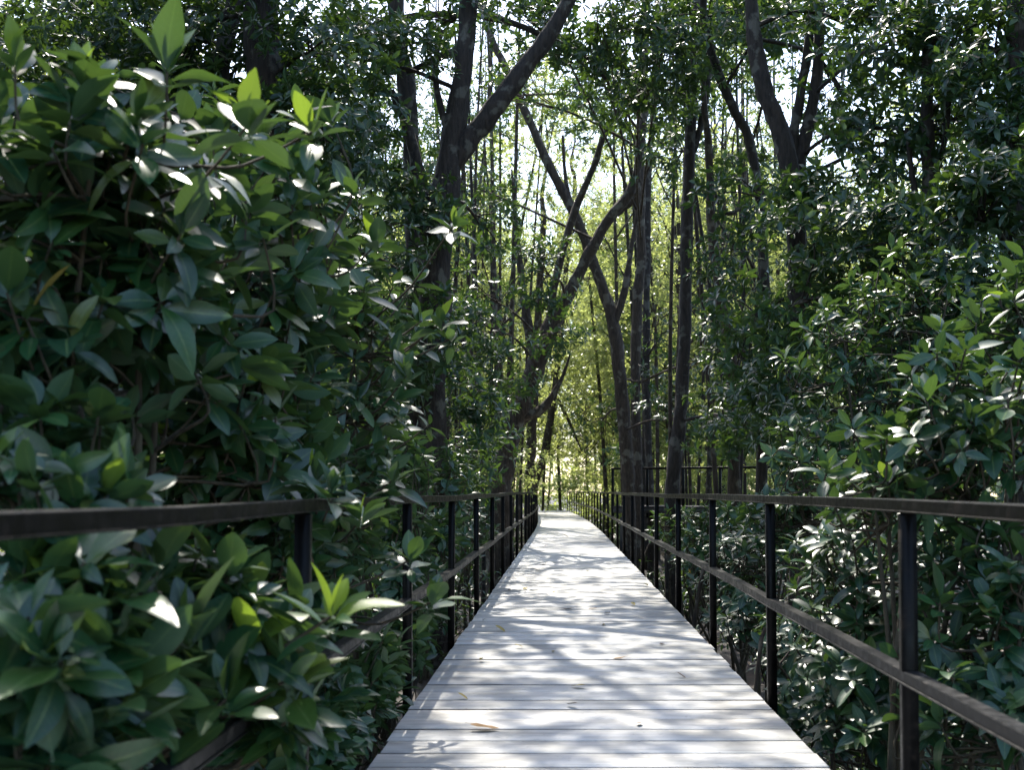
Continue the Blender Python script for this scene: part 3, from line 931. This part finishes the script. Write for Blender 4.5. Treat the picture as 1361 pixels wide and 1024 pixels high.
# ------------------------------------------------------------------ shrubs
def shrub(name, label, base, blobs, hero=(), length=0.125, n_obj=280, spreadz=0.5, reject=None, group=None, per=9, young=0.04, upb=0.9, flat=False):
    """blobs: (px, py, d, rx_px, ry_px, n_rosettes, depth_m); hero: (px, py, d, leaf_len, n_young)"""
    bx, by = base
    root = thing(name, label, 'shrub', (bx, by, GZ), group)
    C = []
    for (px, py, d, rx, ry, nr, dep) in blobs:
        c = at(px, py, d)
        k = 0
        tr = 0
        while k < nr and tr < nr * 12:
            tr += 1
            u = norm(rng.normal(0, 1, 3)) * rng.uniform(0, 1) ** 0.42
            p = c + Vector((u[0] * rx * d / F, u[1] * dep, u[2] * ry * d / F))
            if p.z < GZ + 0.12 or (reject and reject(p)):
                continue
            C.append(tuple(p))
            k += 1
    C = np.array(C)
    cen = C.mean(0)
    A = norm(C - cen) * 0.45 + np.array([[0, 0, upb]]) + rng.normal(0, 0.3, (len(C), 3)) + (np.array([[-0.25, -0.4, 0]]) if flat else 0)
    fr = rosettes(C, A, per, length, spread=(0.95, 1.7), droop=0.12, wob=0.16) if flat else rosettes(C, A, per, length)
    H = []
    ros = [(Vector(c), Vector(a)) for c, a in zip(C, norm(A))]
    for (px, py, d, ln, ny) in hero:
        p = at(px, py, d)
        a = Vector((random.gauss(0, 0.18), random.gauss(-0.12, 0.15), 1)).normalized()
        ros.append((p, a))
        hb, hd, hn, hl = rosettes(np.array([tuple(p)]), np.array([tuple(a)]), 10, ln, spread=(0.25, 1.55), droop=0.2)
        for k in range(10):
            key = 'y' if k < ny else 'g'
            H.append((hb[k], hd[k], hn[k], hl[k], key))
        # the folded young pair at the tip
        H.append((np.array(p), np.array(a), np.cross(np.array(a), [0.3, 0.9, 0.1]), ln * 0.7, 'y', 0.35))
    for h in H:
        b, dd, nn, ll, key = h[:5]
        nn = norm(nn - (nn * dd).sum() * dd)
        leaf_obj(b, dd, nn, ll, root, key, wide=h[5] if len(h) > 5 else random.uniform(0.95, 1.15))
    # nearest leaves in view: objects of their own; the rest one mass
    dist = np.linalg.norm(fr[0] - np.array([0, 0, HC]), axis=1)
    inview = np.ones(len(dist), bool)
    for i, p in enumerate(fr[0]):
        q = pix(p)
        inview[i] = q is not None and -40 < q[0] < 1400 and -40 < q[1] < 1064
    order = np.argsort(np.where(inview, dist, dist + 100))
    no = max(0, min(n_obj, 297) - len(H))
    big, rest = order[:no], order[no:]
    ykey = rng.random(len(C))
    for i in big:
        ro, k = divmod(int(i), per)
        key = 'y' if (k < 3 and ykey[ro] < young) else ('o' if random.random() < 0.0015 else 'g')
        leaf_obj(fr[0][i], fr[1][i], fr[2][i], fr[3][i], root, key, wide=random.uniform(0.9, 1.15))
    if len(rest):
        rest = np.sort(rest)
        link('foliage', leaf_mesh('foliage', tuple(q[rest] for q in fr), HI[0] if len(rest) < 900 else SMALL, M_LEAF, root.location), root, None, kind='stuff')
    # stems and twigs
    ns = max(2, len(ros) // 22)
    stems = []
    zt = cen[2] + 0.3
    for k in range(ns):
        t = C[random.randrange(len(C))]
        b0 = Vector((bx + random.gauss(0, 0.15), by + random.gauss(0, 0.15), GZ - 0.05))
        tip = Vector(t) - Vector((0, 0, 0.08))
        m = b0.lerp(tip, 0.5) + Vector((random.gauss(0, 0.08), random.gauss(0, 0.08), 0.15))
        def keep(q):
            q.x = min(q.x, -1.0) if bx < 0 else max(q.x, 1.25)
            return q
        b0, m, tip = keep(b0), keep(m), keep(tip)
        stems.append([b0, b0.lerp(m, 0.5) + Vector((0, 0, 0.05)), m, m.lerp(tip, 0.5) + Vector((0, 0, 0.05)), tip])
    for S in stems:
        rr = [0.020, 0.017, 0.014, 0.010, 0.006]
        link('stem', Tubes().add([(*p, q) for p, q in zip(S, rr)], 7, 4, 0.2).mesh('stem', M_TWIG, root.location), root)
    tw = Tubes()
    sp = [p for S in stems for p in catmull([(*q, 0) for q in S], 4)[0]]
    for p, a in ros:
        low = [q for q in sp if q.z < p.z - 0.08] or sp
        if LX < p.x < 0:
            if p.z > 0.3:
                low = [q for q in sp if q.x < LX] or low
                low = sorted(low, key=lambda q: abs(q.z - p.z + 0.12) * 2 + (q - p).length)[:1]
        s = min(low, key=lambda q: (q - p).length + 0.4 * max(0, 0.25 - (p.z - q.z)))
        e = p - a * 0.05
        m = e - a * min(0.25, (e - s).length * 0.4)
        if LX < p.x < 0 and p.z > 0.3:
            m = p.lerp(s, 0.4) - Vector((0, 0, 0.06))
        k1 = s.lerp(m, 0.5)
        for q in (k1, m):
            if q.z < 0.3:
                q.x = min(q.x, -0.9) if bx < 0 else max(q.x, 1.18)
        tw.add([(*s, 0.007), (*k1, 0.006), (*m, 0.005), (*p, 0.004)], 4, 3)
    link('twig', tw.mesh('twig', M_TWIG, root.location), root, None, kind='stuff')
    return root


LX = -0.93


def rej_left(p):
    return p.x > LX - 0.02


def rej_soft(p):
    return p.x > -0.66


def rej_right(p):
    return p.x < 1.22


def bs(px, d, lim=None):
    x = (px - 748) * d / F
    if lim is not None:
        x = min(x, lim) if lim < 0 else max(x, lim)
    return (x, d)


shrub('mangrove_shrub', 'tall leafy mangrove shrub at top left with bright green shoots at its top', bs(190, 3.4),
      [(210, 250, 3.3, 170, 170, 46, 0.5), (170, 430, 3.4, 170, 130, 34, 0.5)],
      [(222, 95, 2.9, 0.16, 2), (330, 165, 2.9, 0.15, 3), (415, 175, 3.2, 0.13, 3), (110, 110, 2.9, 0.13, 1), (55, 455, 2.9, 0.13, 2)], 0.15, reject=rej_left)
shrub('mangrove_shrub', 'dark mangrove shrub cut off by the upper left edge of the view', bs(20, 3.0),
      [(40, 250, 3.0, 120, 170, 40, 0.45), (60, 470, 3.0, 130, 140, 40, 0.45)],
      [(20, 90, 2.8, 0.12, 2)], 0.15, reject=rej_left)
shrub('mangrove_shrub', 'leafy mangrove shrub in front of the thick trunk, reaching over the left rail', bs(400, 4.4),
      [(400, 300, 4.5, 130, 150, 56, 0.6), (390, 470, 4.4, 140, 130, 54, 0.6)],
      [(500, 325, 4.6, 0.12, 2), (470, 255, 4.5, 0.13, 1), (440, 160, 4.6, 0.13, 2)], 0.14, reject=rej_left)
shrub('mangrove_shrub', 'mangrove shrub whose twigs hang over the left rail beside the forked trunk', bs(500, 5.6, -1.1),
      [(480, 400, 5.6, 90, 90, 40, 0.6), (500, 530, 5.6, 100, 110, 46, 0.6), (465, 640, 5.2, 60, 50, 20, 0.4)],
      [(440, 655, 3.6, 0.13, 0), (480, 690, 4.1, 0.13, 0), (420, 640, 3.7, 0.12, 1), (520, 640, 4.6, 0.12, 0), (602, 300, 5.0, 0.13, 2), (585, 430, 5.0, 0.13, 2), (540, 500, 5.0, 0.14, 0), (600, 450, 5.2, 0.12, 1)], 0.125, reject=rej_soft)
shrub('mangrove_shrub', 'dense dark shrub just above the left rail in the middle of the thicket', bs(280, 4.0),
      [(260, 560, 3.9, 150, 110, 56, 0.5), (340, 600, 4.1, 120, 80, 40, 0.5)], [], 0.14, reject=rej_left)
shrub('mangrove_shrub', 'low broad-leaved shrub peeking over the near end of the left rail', bs(60, 2.6),
      [(60, 640, 2.55, 130, 60, 24, 0.3), (40, 560, 2.7, 120, 60, 16, 0.3)],
      [(45, 640, 2.3, 0.11, 1), (140, 660, 2.5, 0.12, 1)], 0.125, reject=rej_left)
shrub('mangrove_shrub', 'blurred broad-leaved shrub behind the near left rail at the lower left edge', bs(60, 2.3),
      [(80, 830, 2.25, 170, 110, 44, 0.3), (60, 960, 2.2, 170, 90, 36, 0.3)],
      [(160, 880, 2.2, 0.15, 0), (60, 780, 2.2, 0.13, 1), (250, 840, 2.45, 0.17, 0), (130, 960, 2.15, 0.17, 0), (300, 930, 2.5, 0.16, 0), (30, 900, 2.0, 0.16, 1), (210, 760, 2.6, 0.16, 0), (20, 990, 2.0, 0.15, 1)], 0.15, reject=lambda p: p.x > -0.87)
shrub('mangrove_shrub', 'foreground shrub with lime green young leaves growing through the left rail', bs(360, 3.0, -1.0),
      [(330, 860, 3.0, 120, 80, 30, 0.25), (250, 800, 2.8, 110, 80, 26, 0.25), (400, 930, 3.0, 70, 60, 12, 0.2)],
      [(440, 820, 2.75, 0.155, 4), (330, 855, 2.7, 0.15, 3), (385, 900, 2.75, 0.17, 3), (270, 900, 2.6, 0.15, 0)], 0.13, reject=lambda p: p.x > -0.68)
shrub('mangrove_shrub', 'shrub filling the gap under the left rail behind the first post', bs(450, 5.2, -1.2),
      [(460, 760, 5.0, 90, 80, 64, 0.5), (475, 880, 4.8, 80, 90, 60, 0.4), (380, 720, 4.4, 120, 70, 56, 0.4), (500, 700, 5.6, 70, 60, 40, 0.5)],
      [(545, 745, 4.3, 0.13, 1), (575, 800, 4.2, 0.15, 0)], 0.115, reject=rej_left)
shrub('mangrove_shrub', 'smaller-leaved shrub between the second and third posts of the left rail', bs(560, 8.0, -1.5),
      [(560, 720, 7.6, 60, 60, 70, 0.7), (560, 810, 7.0, 55, 70, 70, 0.5), (540, 620, 8, 70, 60, 60, 0.7), (520, 890, 6.0, 50, 60, 50, 0.4)], [], 0.115, reject=rej_left)
shrub('mangrove_shrub', 'deep dark shrub behind the thicket on the left, under the thick trunk', bs(260, 6.6),
      [(200, 300, 6.5, 260, 230, 110, 0.8), (230, 560, 6.5, 260, 150, 110, 0.8)], [], 0.13, n_obj=120, reject=rej_left)
shrub('mangrove_shrub', 'dark filler shrub below the left rail behind the lime green leaves', bs(200, 4.2),
      [(220, 760, 4.2, 220, 90, 70, 0.5), (280, 930, 4.2, 190, 110, 70, 0.5)], [], 0.12, n_obj=200, reject=rej_left)

shrub('mangrove_shrub', 'shadowed shrub on the mud below the left edge of the nearest boards', bs(430, 4.6, -1.2),
      [(470, 960, 4.6, 60, 70, 60, 0.4), (400, 990, 4.0, 90, 60, 50, 0.4), (515, 895, 5.6, 50, 60, 64, 0.4), (555, 840, 7.0, 40, 50, 50, 0.5)], [], 0.11, n_obj=250, reject=lambda p: p.x > -0.85)
for args in (
        ('leafy shrub filling the space below the left rail between third and fourth posts', 600, 9.6, [(610, 715, 9.6, 45, 40, 46, 0.7), (595, 790, 9.0, 45, 50, 46, 0.6)]),
        ('dark leafy shrub around the foot of the forked tree', 585, 12.5, [(590, 640, 12.4, 65, 55, 90, 0.8), (600, 720, 12, 55, 40, 60, 0.8)]),
        ('shaded shrub between the forked tree and the twisted tree', 640, 16, [(640, 690, 16, 40, 40, 60, 0.9), (630, 620, 17, 45, 45, 60, 0.9)]),
        ('shaded shrub left of the forked tree, above the rail', 500, 9.8, [(500, 600, 9.8, 70, 70, 90, 0.8), (470, 700, 9.4, 70, 60, 60, 0.7)])):
    shrub('mangrove_shrub', args[0], bs(args[1], args[2], -1.5), args[3], [], 0.115, n_obj=160, reject=rej_left)
# right side
shrub('mangrove_shrub', 'shrub above the right rail with large grey-green leaves and a bright shoot', bs(1200, 4.9),
      [(1240, 590, 5.0, 130, 60, 40, 0.5), (1300, 520, 4.9, 90, 80, 36, 0.5), (1200, 650, 5.2, 130, 40, 36, 0.5)],
      [(1100, 625, 4.9, 0.14, 1), (1180, 640, 4.8, 0.12, 1), (1250, 440, 5.4, 0.12, 1), (1230, 530, 4.6, 0.14, 0), (1300, 600, 4.7, 0.14, 1)], 0.125, reject=rej_right)
shrub('mangrove_shrub', 'sunlit glossy shrub below the right rail beside the nearest post', bs(1200, 5.6),
      [(1190, 740, 5.8, 120, 70, 60, 0.5), (1130, 830, 5.9, 90, 80, 50, 0.5), (1160, 930, 5.4, 100, 70, 44, 0.4)], [], 0.125, reject=rej_right, upb=1.5, flat=True)
shrub('mangrove_shrub', 'darker shrub below the right rail at the right edge of view', bs(1320, 4.6),
      [(1310, 780, 4.7, 90, 100, 56, 0.45), (1290, 920, 4.5, 110, 90, 50, 0.4)],
      [(1250, 800, 4.5, 0.13, 1)], 0.125, reject=rej_right, upb=1.1)
shrub('mangrove_shrub', 'low sunlit shrub under the right rail between first and second posts', bs(1060, 7.2),
      [(1060, 860, 7.2, 70, 60, 50, 0.5), (1080, 950, 6.2, 60, 60, 36, 0.4), (1100, 760, 7.6, 80, 60, 50, 0.6)], [], 0.11, reject=rej_right, upb=1.5, flat=True)
shrub('mangrove_shrub', 'low spreading shrub beside the third post of the right rail', bs(980, 9.4),
      [(985, 800, 9.4, 60, 40, 44, 0.6), (1000, 735, 9.8, 70, 40, 50, 0.6), (960, 760, 10.5, 50, 40, 30, 0.6)], [], 0.11, n_obj=200, reject=rej_right, upb=1.5, flat=True)
shrub('mangrove_shrub', 'tall dark shrub standing between the right rail and the curved trunk', bs(1130, 8.6),
      [(1140, 480, 8.8, 110, 90, 90, 0.7), (1130, 600, 8.6, 110, 60, 70, 0.6), (1210, 390, 9, 90, 70, 60, 0.6)], [], 0.125, n_obj=200, reject=rej_right)
shrub('mangrove_shrub', 'dark shrub at the right edge above the rail in front of the edge trunk', bs(1370, 6.0),
      [(1340, 420, 6.2, 60, 80, 40, 0.5), (1360, 560, 5.6, 60, 80, 36, 0.4)], [(1345, 395, 5.6, 0.14, 2)], 0.13, n_obj=200, reject=rej_right)

shrub('mangrove_shrub', 'shaded shrub under the right rail between third and fourth posts', bs(950, 12.5),
      [(950, 690, 12.5, 60, 35, 60, 0.8), (930, 740, 12, 50, 35, 50, 0.7)], [], 0.11, n_obj=140, reject=rej_right)
shrub('mangrove_shrub', 'shaded shrub in the gap below the raised platform', bs(905, 17),
      [(905, 705, 17, 50, 30, 60, 0.9), (1010, 690, 16, 60, 30, 60, 0.9)], [], 0.11, n_obj=120, reject=rej_right)
shrub('mangrove_shrub', 'dark shrub just above the right rail left of the shrub with a bright shoot', bs(1040, 10),
      [(1055, 668, 10, 65, 30, 60, 0.7), (1010, 700, 10.5, 60, 40, 50, 0.7)], [], 0.115, n_obj=150, reject=rej_right)
# undergrowth, low shrubs on the mud on both sides
und = []
for i in range(3):
    c = np.concatenate([rng.normal(0, 0.33, (46, 2)), rng.uniform(0.15, 0.95, (46, 1))], 1)
    a = np.concatenate([c[:, :2] * 0.8, np.full((46, 1), 1.0)], 1) + rng.normal(0, 0.25, (46, 3))
    tb = Tubes()
    for q in c[::2]:
        tb.add([(0, 0, -0.1, 0.012), (q[0] * 0.6, q[1] * 0.6, q[2] * 0.6, 0.008), (*q, 0.004)], 4, 3)
    und.append((leaf_mesh('foliage', rosettes(c, a, 8, 0.115), SMALL, M_MID), tb.mesh('stem', M_TWIG)))
n = 0
while n < 110:
    side_ = random.choice((-1, 1))
    d = random.uniform(6.5, 58)
    x = side_ * (1.75 + abs(random.gauss(0, 1.8)) * (0.6 + d / 30)) + cx(d)
    if 21.5 < d < 28 and x > 1.2:
        continue
    fo, st = random.choice(und)
    r0 = thing('undergrowth_shrub', 'low leafy shrub growing on the mud beside the boardwalk, below rail height', 'shrub', (x, d, GZ - 0.03), 'low shrubs on the mud along the walk')
    s = random.uniform(0.7, 1.25)
    r0.scale = (s, s, s * random.uniform(0.8, 1.2))
    r0.rotation_euler.z = random.uniform(0, 6.28)
    link('foliage', fo, r0, None, kind='stuff')
    link('stem', st, r0)
    n += 1

# ------------------------------------------------------------------ fallen leaves on the boards
FL = [(644, 972, 0.085, 'o', 1.75, 'tan curled fallen leaf lying nearest on the boards, left of centre'),
      (769, 915, 0.062, 'y', 1.2, 'yellow-green fallen leaf lying near the middle of the near boards'),
      (823, 877, 0.055, 'o', 1.6, 'small yellow fallen leaf right of centre on a sunlit board')]
bm_ = leaf_mat('brown_leaf', [(0, (0.09, 0.05, 0.03)), (1, (0.16, 0.09, 0.05))], (0.2, 0.1, 0.03), 0.1, 0.6, 0.1)
gy_ = leaf_mat('olive_leaf', [(0, (0.36, 0.27, 0.04)), (1, (0.42, 0.31, 0.05))], (0.4, 0.3, 0.05), 0.2, 0.5, 0.3)
tn_ = leaf_mat('tan_leaf', [(0, (0.46, 0.22, 0.06)), (1, (0.52, 0.27, 0.08))], (0.5, 0.3, 0.1), 0.2, 0.5, 0.3)


def fallen(px, py, L, rot, m, label, var=1, group=None, curl=0.02):
    v, f, uv = HI[var]
    v = v.copy()
    v[:, 2] += 0.35 * (v[:, 1] - 0.5) ** 2 + 0.02
    v[:, 1] -= 0.5
    v[:, 2] -= v[:, 2].min()
    q = at(px, py, 5)
    t = HC / (HC - q.z)
    x, y = q.x * t, q.y * t
    o = thing('fallen_leaf', label, 'leaf', (x, y, 0.006), group, mesh_np('fallen_leaf', v, [f], m, uv))
    o.scale = (L, L, L)
    o.rotation_euler = (random.gauss(0, 0.08), random.gauss(0, 0.1), rot)


fallen(644, 972, 0.135, R(-86), tn_, 'tan curled fallen leaf lying on the boards closest to the viewer', 1)
fallen(769, 915, 0.095, R(60), gy_, 'olive yellow fallen leaf near the middle of the near boards', 1)
fallen(823, 877, 0.09, R(85), tn_, 'small tan fallen leaf on a sunlit board right of the olive one', 0)
fallen(760, 941, 0.075, R(40), bm_, 'tiny dark brown crumpled leaf just in front of the olive leaf', 3)
for px, py, L in ((698, 784, 0.09), (714, 759, 0.08), (677, 786, 0.07), (755, 811, 0.075), (788, 811, 0.07), (802, 832, 0.07), (808, 817, 0.07), (665, 840, 0.08), (722, 752, 0.09), (760, 698, 0.12), (752, 715, 0.14), (858, 780, 0.08), (700, 812, 0.06), (735, 790, 0.06), (842, 806, 0.07), (690, 862, 0.05), (880, 858, 0.06), (905, 902, 0.05), (615, 930, 0.05), (850, 965, 0.05), (770, 740, 0.09), (725, 728, 0.09), (780, 762, 0.08), (640, 880, 0.05), (735, 868, 0.045)):
    fallen(px, py, L * 1.25, random.uniform(0, 6.28), random.choice((bm_, bm_, gy_)), 'small dark fallen leaf scattered on the boards away from the big tan one', random.randrange(4), 'small dark fallen leaves on the boards')
wl, _nt, _b = mat('pale_petal')
_b.inputs['Base Color'].default_value = (0.75, 0.74, 0.70, 1)
fallen(644, 827, 0.07, R(30), wl, 'pale white curled petal near the left edge of the boards', 3)

# dead branches leaning in the mud right of the rail
for k, (a, b, c, dd, lab) in enumerate((
        ((858, 737), (876, 712), (897, 700), 17.5, 'grey dead branch leaning by the fourth right post'),
        ((935, 757), (960, 752), (985, 745), 10.5, 'pale dead branch lying across shrubs behind the third right post'),
        ((1012, 850), (1035, 885), (1062, 920), 6.6, 'thin brown dead stick slanting down behind the second right post'),
        ((1060, 800), (1068, 770), (1085, 755), 7.2, 'arched grey twig behind the shrubs right of the second post'))):
    pts = [at(*a, dd), at(*b, dd + 0.15), at(*c, dd + 0.3)]
    root = thing('dead_branch', lab, 'branch', tuple(pts[0]))
    root.data
    r = 0.012 if k > 1 else 0.02
    L = [(*p, r * (1 - 0.25 * i)) for i, p in enumerate(pts)]
    g0 = pts[0] + (pts[0] - pts[1]) * 1.2
    g0.z = GZ
    L = [(*g0, r * 1.1)] + L
    link('branch', Tubes().add(L, 6, 5, 0.3).mesh('branch', M_BARK2, root.location), root)
    e = pts[1]
    link('twig', Tubes().add([(*e, r * 0.6), (*(e + Vector((0.12, 0.05, 0.14))), r * 0.4), (*(e + Vector((0.2, 0.1, 0.32))), r * 0.25)], 5, 3, 0.2).mesh('twig', M_BARK2, root.location), root)

# far wall of forest that closes the view
nfw = 72
fr_all = []
for i in range(nfw):
    a = R(-85 + 170 * (i + 0.5) / nfw) + random.gauss(0, 0.01)
    dd = random.uniform(86, 112)
    c = (math.sin(a) * dd, math.cos(a) * dd, random.uniform(1.5, 3.5))
    fr, _ = crown_frames(c, (4.2, 3, 4.5), 1.5, 0.42, 8, 24)
    fr_all.append(fr)
fr = tuple(np.concatenate([q[k] for q in fr_all]) for k in range(4))
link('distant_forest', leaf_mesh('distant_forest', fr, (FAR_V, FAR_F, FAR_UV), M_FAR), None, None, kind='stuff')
print('objects', len(bpy.data.objects), 'tris', sum(sum(len(p.vertices) - 2 for p in m.polygons) for m in bpy.data.meshes if len(m.polygons) < 2000) + sum(2 * len(m.polygons) for m in bpy.data.meshes if len(m.polygons) >= 2000))
